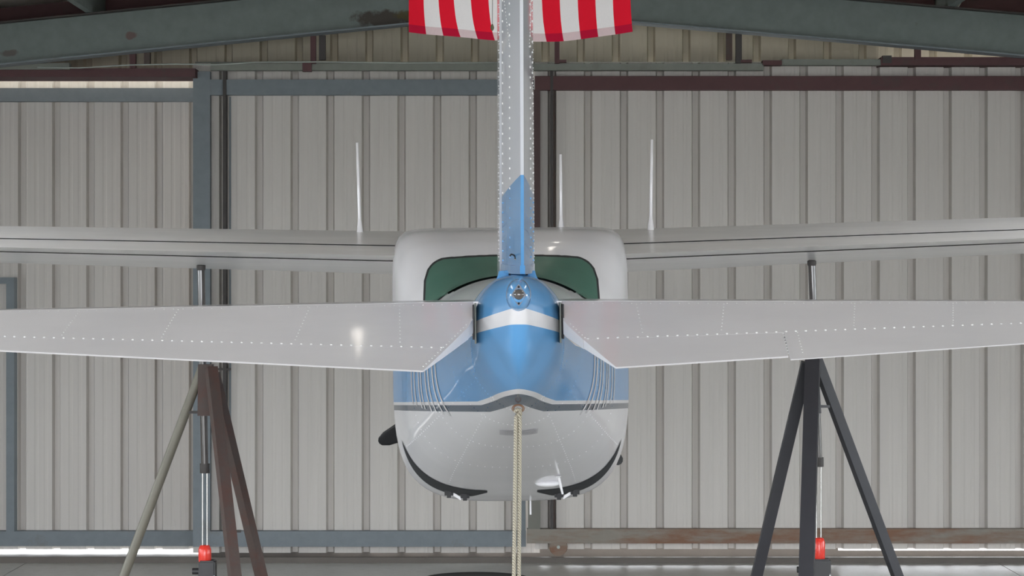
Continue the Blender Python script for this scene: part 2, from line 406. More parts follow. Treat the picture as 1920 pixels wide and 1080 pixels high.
# ------------------------------------------------------------------ gable wall above the doors
RX, RZ = .07, 4.61                 # ridge: x and height of the rafter underside
def under(x): return RZ-(RX-x)*.100 if x < RX else RZ-(x-RX)*.086     # underside of the end rafter
TH = .36
roof = lambda x: under(x)+TH+.22
gb = st(empty('wall_back', (0, YB, 0)))
pr = sheet_profile(.305, 3)
xx = -HX
while xx < HX:
    me = sheet_mesh('gable_sheet', pr, 4.19, (lambda q, o=xx: roof(q+o)), M['sheet_cream'])
    inst('gable_panel', me, gb, (xx, 0, 0)); xx += .915
def gbox(name, u0, u1, v0, v1, d, t, mat): return box(name, U(u0, d), U(u1, d), d-YB, d-YB+t, Z(v1, d), Z(v0, d), mat, gb)
gbox('girt', 395, 1432, 119, 131.5, 20.62, .10, M['track'])
gbox('girt', 1465, 1655, 111, 122, 20.62, .10, M['track'])
gbox('track_beam', -900, 366, 128, 144, 20.70, .45, M['maroon'])
gbox('track_beam', 1430, 1466, 113, 122, 20.60, .12, M['maroon'])
gbox('track_beam', 1652, 2760, 107, 122, 20.60, .40, M['maroon'])
gbox('girt', -900, 130, 118, 130, 20.66, .1, M['track'])
gbox('header', 366, 1660, 116, 132, 20.98, .2, M['track'])
for (u0, u1, v0, v1, mk) in ((582, 592, 66, 119, 'maroon'), (567, 584, 118, 134, 'maroon'), (598, 610, 66, 112, 'dark_steel'), (1040, 1049, 60, 119, 'maroon'),  # the dark_steel bar beside the first hanger stands for its shadow
                         (1362, 1373, 58, 112, 'jack_brown'), (1380, 1391, 58, 118, 'dark_steel'), (243, 254, 98, 127, 'maroon'), (270, 281, 98, 121, 'jack_brown'),
                         (1716, 1727, 84, 112, 'maroon'), (1655, 1672, 104, 118, 'dark_steel')):
    gbox('track_hanger_and_shadow', u0, u1, v0, v1, 20.585, .06, M[mk])
for (ua, ub) in ((1047, 1062), (1389, 1410)):
    gbox('hanger_foot', ua, ub, 112, 117, 20.58, .06, M['maroon'])

# side and front walls: ribbed sheets, only ever seen as reflections
def ribbed_wall(name, length, zt, mat, openings):
    """wall along local x 0..length, ribs out of plane; openings = (x0, x1, z0, z1)"""
    root = st(empty(name, (0, 0, 0)))
    cuts = sorted({0, length}|{c for o in openings for c in o[:2]})
    for a, b in zip(cuts, cuts[1:]):
        mid = (a+b)/2; spans = [(-.03, zt)]
        for o in openings:
            if o[0]-1e-6 < mid < o[1]+1e-6: spans = [s for s in ((-.03, o[2]), (o[3], zt)) if s[1]-s[0] > .01]
        for z0, z1 in spans:
            n = max(1, round((b-a)/.914)); wd = (b-a)/n
            sc = wd/.914; pr = [(x*sc, y) for x, y in sheet_profile(.914/3, 3)]
            me = sheet_mesh('wall_sheet', pr, z0, z1, mat)
            for i in range(n): inst('panel', me, root, (a+i*wd, 0, 0))
    return root
EZ = lambda s: roof(s*HX)
ww = ribbed_wall('wall_left', YB-Y0+.3, EZ(-1), M['sheet'], [(q[0]-Y0, q[1]-Y0, q[2], q[3]) for q in [WL]+WFAR])
ww.location = (-HX, Y0-.1, 0); ww.rotation_euler = (0, 0, R(90))
ww = ribbed_wall('wall_right', YB-Y0+.3, EZ(1), M['sheet'], [(YB+.2-q[1], YB+.2-q[0], q[2], q[3]) for q in [WR]+WFAR])
ww.location = (HX, YB+.2, 0); ww.rotation_euler = (0, 0, R(-90))
ww = ribbed_wall('wall_front', 2*HX, 4.95, M['sheet'], [(HX-OPEN[1], HX-OPEN[0], 0, OPEN[2])])
ww.location = (HX, Y0, 0); ww.rotation_euler = (0, 0, R(180))
def window(n, x, y0, y1, z0, z1):
    root = st(empty('window_%d' % n, (x, (y0+y1)/2, (z0+z1)/2))); hy, hz = (y1-y0)/2, (z1-z0)/2; t = .06
    for a, b, c, d_ in ((-hy-.05, -hy+t, -hz-.05, hz+.05), (hy-t, hy+.05, -hz-.05, hz+.05), (-.03, .03, -hz, hz)):
        box('window_stile', -.04, .04, a, b, c, d_, M['rim_light'], root)
    for c, d_ in ((-hz-.05, -hz+t), (hz-t, hz+.05)): box('window_rail', -.038, .038, -hy+t, hy-t, c, d_, M['rim_light'], root)
    for a, b in ((-hy+t, -.03), (.03, hy-t)): box('pane', -.004, .004, a, b, -hz+t, hz-t, M['pane'], root)
window(1, -HX, *WL); window(2, HX, *WR)  # unseen side windows, guessed and added to match the light
for i_, q in enumerate(WFAR): window(3+2*i_, -HX, *q); window(4+2*i_, HX, *q)

# ------------------------------------------------------------------ roof
ce = st(empty('ceiling', (0, 0, 0)))
def slope_prism(name, xa, xb, f0, f1, y0, y1, mat, parent):
    vs = [(x, y, f(x)) for x in (xa, xb) for y in (y0, y1) for f in (f0, f1)]
    return raw(name, vs, [(0, 1, 3, 2), (4, 6, 7, 5), (0, 4, 5, 1), (2, 3, 7, 6), (0, 2, 6, 4), (1, 5, 7, 3)], mat, parent)
M['roof_sheet'] = simple('roof_underside', srgb(208, 202, 192), .7)
for xa, xb in ((-HX-.2, RX), (RX, HX+.2)):
    ys = Y0-.2
    while ys < YB+.2:
        ye = min(ys+1.818, YB+.25); sl_ = (-SKX-SKW, -SKX+SKW) if xa < 0 else (SKX-SKW, SKX+SKW)
        lit = SKY0-.1 < ys < SKY1-.1
        for p0, p1 in (((xa, sl_[0]), (sl_[1], xb)) if lit else ((xa, xb),)):
            slope_prism('roof_panel', p0, p1, lambda x: roof(x), lambda x: roof(x)+.03, ys, ye, M['roof_sheet'], ce)
        if lit: slope_prism('added_skylight_sheet', sl_[0], sl_[1], lambda x: roof(x)+.01, lambda x: roof(x)+.016, ys, ye, M['added_skylight'], ce)  # added roof strip that lets daylight onto the wing tops
        ys += 1.82
for yr in (20.46, 14.5, 8.5, 2.5, -3.5):
    for xa, xb in ((-HX, RX), (RX, HX)):
        rf = slope_prism('rafter', xa, xb, lambda x: under(x)+.012, lambda x: under(x)+TH-.012, yr-.006, yr+.006, M['rafter'], ce)
        slope_prism('lower_flange', xa, xb, lambda x: under(x), lambda x: under(x)+.012, yr-.1, yr+.1, M['steel_blue'], rf)
        slope_prism('upper_flange', xa, xb, lambda x: under(x)+TH-.012, lambda x: under(x)+TH, yr-.1, yr+.1, M['dark_steel'], rf)
for px in (-7.4, -5.9, -4.9, -3.52, -2.0, -.6, .75, 2.2, 3.66, 5.2, 6.8):
    b_ = under(px)+TH+.002
    box('purlin', px-.03, px+.03, Y0, YB, b_, b_+.19, M['maroon'] if abs(px+4.9) < .1 else M['rafter'], ce)
for sx in (-1, 1):
    xa, xb = (-HX, RX) if sx < 0 else (RX, HX)
    slope_prism('rake_channel', xa, xb, lambda x: under(x)+TH+.05, lambda x: under(x)+TH+.2, 21.02, 21.12, M['maroon'], ce)
    slope_prism('rake_angle', xa, xb, lambda x: under(x)+TH+.028, lambda x: under(x)+TH+.046, 20.98, 21.13, M['rim_light'], ce)
for px, s_ in ((-3.5, 1), (3.7, -1)):
    bar('flange_brace', (px-.16*s_, 20.9, roof(px)-.03), (px+.02*s_, 20.5, under(px)+TH-.05), .05, M['rim_light'], ce, .012)
# loose cable along the track
bm = bmesh.new(); tube_path(bm, [(U(u, 20.56), 20.56, Z(v+2*math.sin(u*.05), 20.56)) for u, v in ((70, 127), (150, 125.5), (240, 123), (330, 121.5), (404, 119.5), (480, 118.5), (600, 118), (760, 117.5), (940, 117))], .006, 6)
tag(link('electric_cable', bm, M['rim_light'], None, True), 'thin pale cable sagging along the top of the door track', 'cable')

# ------------------------------------------------------------------ the aircraft
AC = empty('light_aircraft', (.022, D0, ZR), 'white and blue high wing light aircraft raised on two jacks, seen from its tail', 'aircraft')
AC.rotation_euler = (0, R(-.5), R(.46))
def L(x, d, z): return Vector((x, d-D0, z-ZR))
# fuselage stations: depth, half width, top, bottom, exponent of the top, exponent of the bottom
ST = np.array([
 (8.325, .020, Z(536, 8.32), Z(572, 8.32), 2.4, 2.6),
 (8.345, .029, Z(528, 8.34), Z(604, 8.34), 2.6, 2.6),
 (8.38, .043, Z(522, 8.38), Z(652, 8.38), 2.6, 2.2),
 (8.44, .068, Z(518, 8.44), Z(690, 8.44), 2.5, 1.7),
 (8.53, .103, Z(516, 8.53), Z(716, 8.53), 2.4, 1.5),
 (8.66, .146, Z(515, 8.66), Z(740, 8.66), 2.3, 1.5),
 (8.82, .172, Z(514, 8.82), Z(758, 8.82), 2.2, 1.55),
 (9.05, .202, 2.362, 1.862, 2.1, 1.65),
 (9.6, .272, 2.364, 1.764, 2.0, 2.2),
 (10.4, .378, 2.366, 1.622, 2.0, 2.7),
 (11.0, .455, 2.367, 1.515, 2.0, 2.9),
 (11.3, .493, 2.374, 1.462, 2.15, 3.0),
 (11.6, .528, 2.43, 1.408, 3.6, 3.1),
 (12.0, .570, 2.555, 1.330, 7, 3.2),
 (12.3, .592, 2.612, 1.272, 10, 3.5),
 (12.7, .602, 2.634, 1.215, 12, 3.7),
 (13.2, .605, 2.638, 1.195, 12, 3.7),
 (13.7, .60, 2.60, 1.195, 4.0, 3.7),
 (14.3, .58, 2.36, 1.20, 3.0, 3.4),
 (14.8, .56, 2.16, 1.21, 2.8, 3.2),
 (15.6, .50, 2.08, 1.26, 2.6, 2.8),
 (16.2, .38, 1.99, 1.36, 2.3, 2.4),
 (16.42, .22, 1.88, 1.50, 2.0, 2.0)])
def pch(xs, ys, q):
    h = np.diff(xs); dl_ = np.diff(ys)/h; m_ = np.zeros_like(ys)
    for i in range(1, len(xs)-1):
        if dl_[i-1]*dl_[i] > 0:
            w1 = 2*h[i]+h[i-1]; w2 = h[i]+2*h[i-1]; m_[i] = (w1+w2)/(w1/dl_[i-1]+w2/dl_[i])
    m_[0] = dl_[0]; m_[-1] = dl_[-1]
    i = min(max(np.searchsorted(xs, q)-1, 0), len(xs)-2); t = (q-xs[i])/h[i]
    return ((2*t**3-3*t**2+1)*ys[i]+(t**3-2*t**2+t)*h[i]*m_[i]+(-2*t**3+3*t**2)*ys[i+1]+(t**3-t**2)*h[i]*m_[i+1])
def fus(d, t):
    """point of the hull; t in radians, 0 = right side, pi/2 = top"""
    wd, zt, zb, nt, nb = (pch(ST[:, 0], ST[:, k], d) for k in range(1, 6))
    zm = zb+(zt-zb)*(.52 if d < 11.3 else .52-.04*min(1, (d-11.3)/1.2)); c, s = math.cos(t), math.sin(t)
    n = nt if s >= 0 else nb
    r = (abs(c)**n+abs(s)**n)**(-1/n)
    x = wd*r*c; z = zm+((zt-zm) if s >= 0 else (zm-zb))*r*s
    return L(x, d, z)
def fnorm(d, t):
    a = fus(d, t+.01)-fus(d, t-.01); b = fus(min(d+.01, 16.42), t)-fus(max(d-.01, 8.325), t)
    n = a.cross(b).normalized()
    wd, zt, zb = (pch(ST[:, 0], ST[:, k], d) for k in (1, 2, 3))
    if n.dot(fus(d, t)-L(0, d, (zt+zb)/2)) < 0: n = -n
    return n
ds_ = list(np.linspace(8.325, 8.9, 70))+list(np.linspace(8.95, 11.2, 24))+list(np.linspace(11.24, 12.5, 32))+list(np.linspace(12.6, 16.42, 26))
NTH = 120
WIN = (.0, .399, Z(560, 11.4), Z(484, 12.0))      # rear window: half width and heights
def in_window(p, grow=0):
    x = abs(p.x); d = p.y+D0; z = p.z+ZR
    if not (11.2 < d < 12.25): return False
    zt, zb, hw = WIN[3]+grow, WIN[2]-grow, WIN[1]+grow
    if z > zt-.02*(x/hw)**2 or z < zb or x > hw: return False
    r = .10+grow; cx, cz = hw-r, zt-.02-r
    if x > cx and z > cz and (x-cx)**2+(z-cz)**2 > r*r: return False
    return True
bm = bmesh.new(); rings = []
for d in ds_: rings.append([bm.verts.new(fus(d, 2*math.pi*k/NTH)) for k in range(NTH)])
for a, b in zip(rings, rings[1:]):
    for k in range(NTH):
        f = (a[k], a[(k+1) % NTH], b[(k+1) % NTH], b[k]); cen = (f[0].co+f[1].co+f[2].co+f[3].co)/4
        if cen.z+ZR > 2.3 and in_window(cen, -.012): continue
        bm.faces.new(f)
bm.faces.new(rings[0]); bm.faces.new(rings[-1])
hull = link('fuselage', bm, M['livery'], AC, True)
from mathutils.bvhtree import BVHTree
bm = bmesh.new(); rr = []
for d in ds_: rr.append([bm.verts.new(fus(d, 2*math.pi*k/NTH)) for k in range(NTH)])
for a, b in zip(rr, rr[1:]):
    for k in range(NTH): bm.faces.new((a[k], a[(k+1) % NTH], b[(k+1) % NTH], b[k]))
bmesh.ops.recalc_face_normals(bm, faces=bm.faces)
bvh = BVHTree.FromBMesh(bm); bm.free()
def hit(o, dr_, off):
    p, n, _, _ = bvh.ray_cast(o, dr_)
    if p is None: return None, None
    if n.dot(dr_) > 0: n = -n
    return p+n*off, n
# rear window: a curved pane set in a dark seal
def window_patch(grow, off):
    bm = bmesh.new(); nu, nv = 64, 30; vs = {}
    hw, zt = WIN[1]+grow, WIN[3]+grow
    for i in range(nu+1):
        x = -hw+2*hw*i/nu
        r = .10+grow; e = max(0, abs(x)-(hw-r)); top = zt-.02-r+math.sqrt(max(0, r*r-e*e)) + (.02*(1-(min(abs(x), hw-r)/hw)**2))
        d1_ = 11.3
        while d1_ < 12.3:
            p, n = hit(L(x, d1_, 3.3), Vector((0, 0, -1)), 0)
            if p is not None and p.z+ZR > top: break
            d1_ += .004
        for j in range(nv+1):
            p, n = hit(L(x, 11.27-grow+(d1_-11.27+grow)*j/nv, 3.3), Vector((0, 0, -1)), off)
            if p is not None: vs[i, j] = bm.verts.new(p)
    for i in range(nu):
        for j in range(nv):
            k = [(i, j), (i+1, j), (i+1, j+1), (i, j+1)]
            if all(q in vs for q in k): bm.faces.new([vs[q] for q in k])
    return bm
link('rear_window', window_patch(0, .006), M['glass'], AC, True)
bmf = window_patch(.012, .003)
# keep only the rim of the larger patch, as the seal
kill = [f for f in bmf.faces if in_window(f.calc_center_median(), -.014) ]
bmesh.ops.delete(bmf, geom=kill, context='FACES')
link('window_seal', bmf, M['rubber'], AC, True)
# cabin: seat backs and bulkhead behind the glass
for sx in (-.27, .27):
    bm = bmesh.new(); add_box(bm, sx-.2, sx+.2, 12.6-D0, 12.72-D0, 1.6-ZR, 2.28-ZR)
    bmesh.ops.bevel(bm, geom=bm.edges[:], offset=.05, segments=3, affect='EDGES'); link('seat_back', bm, simple('dark_green_trim', (.05, .09, .075, 1), .8) if sx < 0 else bpy.data.materials['dark_green_trim'], AC, True)
# rivets
def add_rivet(bm, p, n, r=.0042):
    d, s, u = frame(Vector((0, 0, 0)), n); k = 6
    base = [bm.verts.new(p+s*(r*math.cos(i*math.pi/3))+u*(r*math.sin(i*math.pi/3))-n*.0008) for i in range(k)]
    mid = [bm.verts.new(p+(s*math.cos(i*math.pi/3)+u*math.sin(i*math.pi/3))*(r*.62)+n*(r*.5)) for i in range(k)]
    for i in range(k): bm.faces.new((base[i], base[(i+1) % k], mid[(i+1) % k], mid[i]))
    bm.faces.new(mid)
bm = bmesh.new()
for t in (-.62, -1.05):
    for tt in (t, -math.pi-t):
        for d in np.arange(9.0, 11.9, .085): add_rivet(bm, fus(d, tt), fnorm(d, tt), .003)
for d in (9.02, 9.45, 10.2, 11.0):
    for t in np.arange(-2.9, -.24, .07): add_rivet(bm, fus(d, t), fnorm(d, t), .0032)
for sg in (0, 1):
    for k in range(16):
        t = -.05-k*.03; d = 8.78+k*.012
        tt = t if sg == 0 else -math.pi-t
        add_rivet(bm, fus(d, tt), fnorm(d, tt), .0035)
link('rivets', bm, M['livery'], AC, True, kind='stuff')
# main gear wells: shade of the openings painted as dark hull strips, with brackets and links
for sg in (-1, 1):
    bm = bmesh.new(); row = []; N = 40
    for i in range(N+1):
        q = i/N; ang = -.56-.80*q
        wd = .27*math.sin(math.pi*min(1, q*.72+.0))**.8*(1 if q < .85 else (1-q)/.15*.7+.3)+.004
        d = 12.02
        row.append([bm.verts.new(fus(d+wd*e/4, ang if sg > 0 else -math.pi-ang)+fnorm(d+wd*e/4, ang if sg > 0 else -math.pi-ang)*.003) for e in range(5)])
    for a, b in zip(row, row[1:]):
        for e in range(4): bm.faces.new((a[e], b[e], b[e+1], a[e+1]))
    link('gear_well_shade', bm, M['gap'], AC, True)
    for dx, dd in ((.315, 12.25), (.235, 12.25)):
        p, n = hit(L(sg*dx, dd, .6), Vector((0, 0, 1)), 0)
        if p is None: continue
        bm = bmesh.new(); add_box(bm, p.x-.022, p.x+.022, p.y-.05, p.y+.05, p.z-.028, p.z+.03)
        bmesh.ops.bevel(bm, geom=bm.edges[:], offset=.012, segments=2, affect='EDGES'); link('gear_bracket', bm, M['rubber'], AC)
    p, _ = hit(L(sg*.30, 12.24, .6), Vector((0, 0, 1)), .004); q, _ = hit(L(sg*.25, 12.24, .6), Vector((0, 0, 1)), .025)
    bar('gear_link', p, q, .014, M['white'], AC)
# belly furniture
p, n = hit(L(.185, 11.75, .5), Vector((0, 0, 1)), .0)
bm = bmesh.new(); bmesh.ops.create_uvsphere(bm, u_segments=20, v_segments=10, radius=1)
for v in bm.verts:
    x = v.co.x; v.co = Vector((x*.062-.018, v.co.y*.07, v.co.z*.020*(1 if x < .2 else 1)))
bmesh.ops.translate(bm, verts=bm.verts, vec=p+Vector((0, 0, -.004)))
link('antenna_pod', bm, M['white'], AC, True)
p, n = hit(L(.215, 11.55, .5), Vector((0, 0, 1)), .0)
bar('drain_mast', p, p+Vector((.02, .03, -.085)), .008, M['white'], AC, None, 8, .005)
p, n = hit(L(.212, 11.5, .5), Vector((0, 0, 1)), .002); lathe('mast_base', [(.018, -.006), (.012, -.012), (.002, -.014)], M['white'], AC, 12, tuple(p+Vector((0, 0, .006))))
p, n = hit(L(.10, 12.8, .5), Vector((0, 0, 1)), 0); bar('belly_antenna', p, p+Vector((0, 0, -.075)), .005, M['white'], AC, None, 8)
bm = bmesh.new(); g = []
for i in range(7):
    g.append([])
    for j in range(4):
        p, n = hit(L(-.075+.15*i/6+.01, 9.62+.14*j/3, .8), Vector((0, 0, 1)), .004); g[-1].append(bm.verts.new(p))
for i in range(6):
    for j in range(3): bm.faces.new((g[i][j], g[i+1][j], g[i+1][j+1], g[i][j+1]))
bmesh.ops.solidify(bm, geom=bm.faces[:], thickness=.004)
link('access_panel', bm, M['white'], AC)
# registration strokes along the tail cone sides, unreadable at this angle
for sg in (-1, 1):
    for dd in (9.98, 10.10, 10.26, 10.38, 10.56, 10.66, 10.84, 10.98):
        bm = bmesh.new(); cols = []
        for e in range(3):
            col = []
            for k in range(9):
                z = 1.80+.27*k/8; p, n = hit(L(sg*1.5, dd+.035*e/2, z), Vector((-sg, 0, 0)), .0025)
                col.append(bm.verts.new(p))
            cols.append(col)
        for a, b in zip(cols, cols[1:]):
            for k in range(8): bm.faces.new((a[k], b[k], b[k+1], a[k+1]))
        link('registration_stroke', bm, M['white'], AC, True)
# tail light on its boss
bz = Z(552, 8.3)
bm = bmesh.new(); bmesh.ops.create_uvsphere(bm, u_segments=28, v_segments=16, radius=1)
for v in bm.verts: v.co = Vector((v.co.x*.044, v.co.z*.10, v.co.y*.058))
bmesh.ops.translate(bm, verts=bm.verts, vec=L(0, 8.37, bz-.004))
link('light_boss', bm, M['blue'], AC, True)
bm = bmesh.new(); pts = []
for i in range(28):
    a = 2*math.pi*i/28; r = .0165/max(abs(math.cos(a))*.82+abs(math.sin(a))*.56, .62)
    pts.append((r*math.cos(a)*1.3, r*math.sin(a)*1.38))
for y in (0, .012): 
    for x, z in pts: bm.verts.new(L(x, 8.279+y, bz-.002+z))
bm.verts.ensure_lookup_table(); n_ = 28
bm.faces.new(bm.verts[:n_]); bm.faces.new(bm.verts[n_:])
for i in range(n_): bm.faces.new((bm.verts[i], bm.verts[(i+1) % n_], bm.verts[n_+(i+1) % n_], bm.verts[n_+i]))
fl_ = link('light_flange', bm, simple('dull_metal', (.16, .18, .22, 1), .5, metal=.3), AC)
bm = bmesh.new(); bmesh.ops.create_uvsphere(bm, u_segments=20, v_segments=12, radius=.0185)
bmesh.ops.translate(bm, verts=bm.verts, vec=L(0, 8.277, bz)); link('lens', bm, M['lens'], fl_, True)
for dz in (.029, -.030):
    bm = bmesh.new(); bmesh.ops.create_uvsphere(bm, u_segments=8, v_segments=6, radius=.0042)
    bmesh.ops.translate(bm, verts=bm.verts, vec=L(0, 8.279, bz-.002+dz*.95)); link('screw', bm, M['gap'], fl_, True)
# tie-down ring
rg = bmesh.new(); n1, n2 = 20, 8; rv = []
rz = Z(766, 8.8)
for i in range(n1):
    a = 2*math.pi*i/n1; ctr = Vector((.019*math.cos(a), 0, .013*math.sin(a)))
    rv.append([rg.verts.new(L(0, 8.8, rz)+ctr*(1+.26*math.cos(2*math.pi*j/n2))+Vector((0, .0045*math.sin(2*math.pi*j/n2), 0))) for j in range(n2)])
for i in range(n1):
    for j in range(n2): rg.faces.new((rv[i][j], rv[(i+1) % n1][j], rv[(i+1) % n1][(j+1) % n2], rv[i][(j+1) % n2]))
link('tie_down_ring', rg, M['rail_rust'], AC, True)

# ---- wings
def naca(q, t, m=.02, p=.4):
    yt = 5*t*(.2969*math.sqrt(q)-.126*q-.3516*q*q+.2843*q**3-.1036*q**4)
    yc = m/p**2*(2*p*q-q*q) if q < p else m/(1-p)**2*((1-2*p)+2*p*q-q*q)
    return yc+yt, yc-yt
def wing_at(x):
    a = abs(x); ch = 1.66-.055*max(0, a-.4); tt = .141-.0055*max(0, a-.4)
    te = 12.20+.03*(a-.4); zc = Z(478, 12.2)+.0305*(a-.55)
    return ch, tt, te, zc
def wpt(x, q, up, inset=0):
    ch, tt, te, zc = wing_at(x); a, b = naca(q, tt)
    tw = -.0005*abs(x)
    return L(x, te+ch*(1-q), zc+((a-inset) if up else (b+inset))*ch + (0 if up else 0))
QS = [0, .006, .02, .045, .08, .13, .2, .28, .36, .44, .53, .62, .7, .77]
def wing_loft(name, xs, qa, qb, mat, closed_rear=True, inset=None, nose=False):
    bm = bmesh.new(); qs = [q for q in QS if q > qa+.002 and q < qb-.002]; qs = [qa]+qs+[qb] if qa == 0 else [qa]+[qa+(qb-qa)*k/6 for k in range(1, 7)]
    secs = []
    for x in xs:
        ins = (lambda q: inset*max(0, 1-(q-qa)/(qb-qa)*1.3)) if inset else (lambda q: 0)
        up = [wpt(x, q, True, ins(q)) for q in reversed(qs)]; lo = [wpt(x, q, False, ins(q)) for q in qs]
        if qa == 0: lo = lo[1:]
        elif nose: lo = [ (up[-1]+lo[0])/2+Vector((0, .022, 0)) ]+lo
        secs.append([bm.verts.new(p) for p in up+lo])
    n = len(secs[0])
    for a, b in zip(secs, secs[1:]):
        for i in range(n-1): bm.faces.new((a[i], b[i], b[i+1], a[i+1]))
        if closed_rear: bm.faces.new((a[n-1], b[n-1], b[0], a[0]))
    for s_ in (secs[0], secs[-1]):
        bm.faces.new(s_)
    o = link(name, bm, mat, AC, True); autosmooth(o, 30); return o
QF = .835
def span(a, b, n, sg): return [sg*(a+(b-a)*i/n) for i in range(n+1)]
for sg in (-1, 1):
    wing_loft('wing_root', span(.40, .545, 3, sg), 0, 1.0, M['white'])
    wg = wing_loft('wing', span(.548, 5.45, 12, sg), 0, QF, M['wing_white'], closed_rear=False)
    wing_loft('flap', span(.556, 3.05, 8, sg), QF+.002, 1.0, M['wing_white'], inset=.0026, nose=True)
    wing_loft('aileron', span(3.06, 5.35, 6, sg), QF+.002, 1.0, M['wing_white'], inset=.0026, nose=True)
    # web coloured near-black for the shade in the gap ahead of the flap
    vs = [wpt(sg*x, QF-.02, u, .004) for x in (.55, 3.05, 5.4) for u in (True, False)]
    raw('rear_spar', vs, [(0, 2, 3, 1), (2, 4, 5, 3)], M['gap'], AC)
    tip = wing_loft('wing_tip', span(5.45, 5.6, 3, sg), 0, 1.0, M['white'])
# antennas on the roof and wings
def whip(x, d, h, lean):
    q = min(1, max(0, 1-(d-wing_at(x)[2])/wing_at(x)[0])); p = wpt(x, q, True) if abs(x) > .56 else hit(L(x, d, 3.2), Vector((0, 0, -1)), 0)[0]
    bm = bmesh.new(); tube_path(bm, [p+Vector((lean*k*h, 0, k*h)) for k in (-.01, .0, .06, .13, .15, .5, 1)], [.018, .018, .0145, .0095, .009, .0085, .0075], 10)
    link('whip_antenna', bm, M['white'], AC, True)
whip(-.792, 13.05, .475, -.022); whip(.758, 13.05, .48, .022); whip(.285, 13.2, .40, .0)

# ---- fixed tailplane and elevators
HZ = 2.236
def tp_half(x): return .040-.0105*(abs(x)-.15)
def stab_sec(x):
    a = abs(x); th_ = tp_half(x); le = 9.62-.14*a; pts = []
    for q, f in ((0, 0), (.02, .42), (.07, .72), (.18, .94), (.35, 1.05), (.6, 1.02), (.85, .96), (1, .92)):
        pts.append((le+(8.735-le)*q, th_*f))
    return [L(x, d, HZ+z) for d, z in reversed(pts)]+[L(x, d, HZ-z) for d, z in pts[1:]]
for sg in (-1, 1):
    bm = bmesh.new(); secs = [[bm.verts.new(p) for p in stab_sec(sg*x)] for x in np.linspace(.14, 1.98, 8)]
    n = len(secs[0])
    for a, b in zip(secs, secs[1:]):
        for i in range(n): bm.faces.new((a[i], b[i], b[(i+1) % n], a[(i+1) % n]))
    bm.faces.new(secs[0]); bm.faces.new(secs[-1])
    autosmooth(link('tailplane', bm, M['white_satin'], AC, True), 30)
    box('root_rib', sg*.150-.003, sg*.150+.003, 8.62-D0, 8.74-D0, 2.125-ZR, 2.268-ZR, M['track'], AC)
    box('gap_seal', sg*.158-.002, sg*.158+.0035, 8.58-D0, 8.73-D0, 2.14-ZR, 2.262-ZR, M['rubber'], AC)
def elev(x, c, sfc):
    """point of the drooped elevator; c = 0 hinge .. 1 trailing edge, sfc = +1 upper, -1 lower"""
    a = abs(x); k = (a-.32)/(1.77-.32)
    hd, hz = 8.70, HZ
    drop = .229+(.138-.229)*k - (0 if x < 0 else .0); run = .455+(.28-.455)*k
    hh = tp_half(x)*.90
    top = Vector((0, hd-run*c, hz+hh-(drop-.003)*c))
    perp = Vector((0, drop, run)).normalized()     # thickness direction
    thick = (2*hh)*(1-c)+.006*c
    p = top+(perp*-thick if sfc < 0 else Vector((0, 0, 0)))
    # a soft break in the skin along the rivet line
    if sfc > 0: p = p+perp*(.0012*math.sin(math.pi*min(1, c/.66)) if c < .66 else 0)
    return L(x, p.y, p.z)
def inner(c): return .158+(.325-.158)*max(0, (c-.30)/.70) if c > .3 else .158
def elev_patch(bm, sg, xo, c0, c1, xi=None, nx=10, nc=8):
    top, bot = [], []
    for j in range(nc+1):
        c = c0+(c1-c0)*j/nc; x0 = inner(c) if xi is None else xi
        top.append([bm.verts.new(elev(sg*(x0+(xo-x0)*i/nx), c, 1)) for i in range(nx+1)])
        bot.append([bm.verts.new(elev(sg*(x0+(xo-x0)*i/nx), c, -1)) for i in range(nx+1)])
    for gset in (top, bot):
        for a, b in zip(gset, gset[1:]):
            for i in range(nx): bm.faces.new((a[i], b[i], b[i+1], a[i+1]))
    for e in (0, -1):
        for i in range(nx): bm.faces.new((top[e][i], top[e][i+1], bot[e][i+1], bot[e][i]))
    for e in (0, -1):
        for j in range(nc): bm.faces.new((top[j][e], top[j+1][e], bot[j+1][e], bot[j][e]))
TAB0, TAB1, TABC = .0, .918, .575
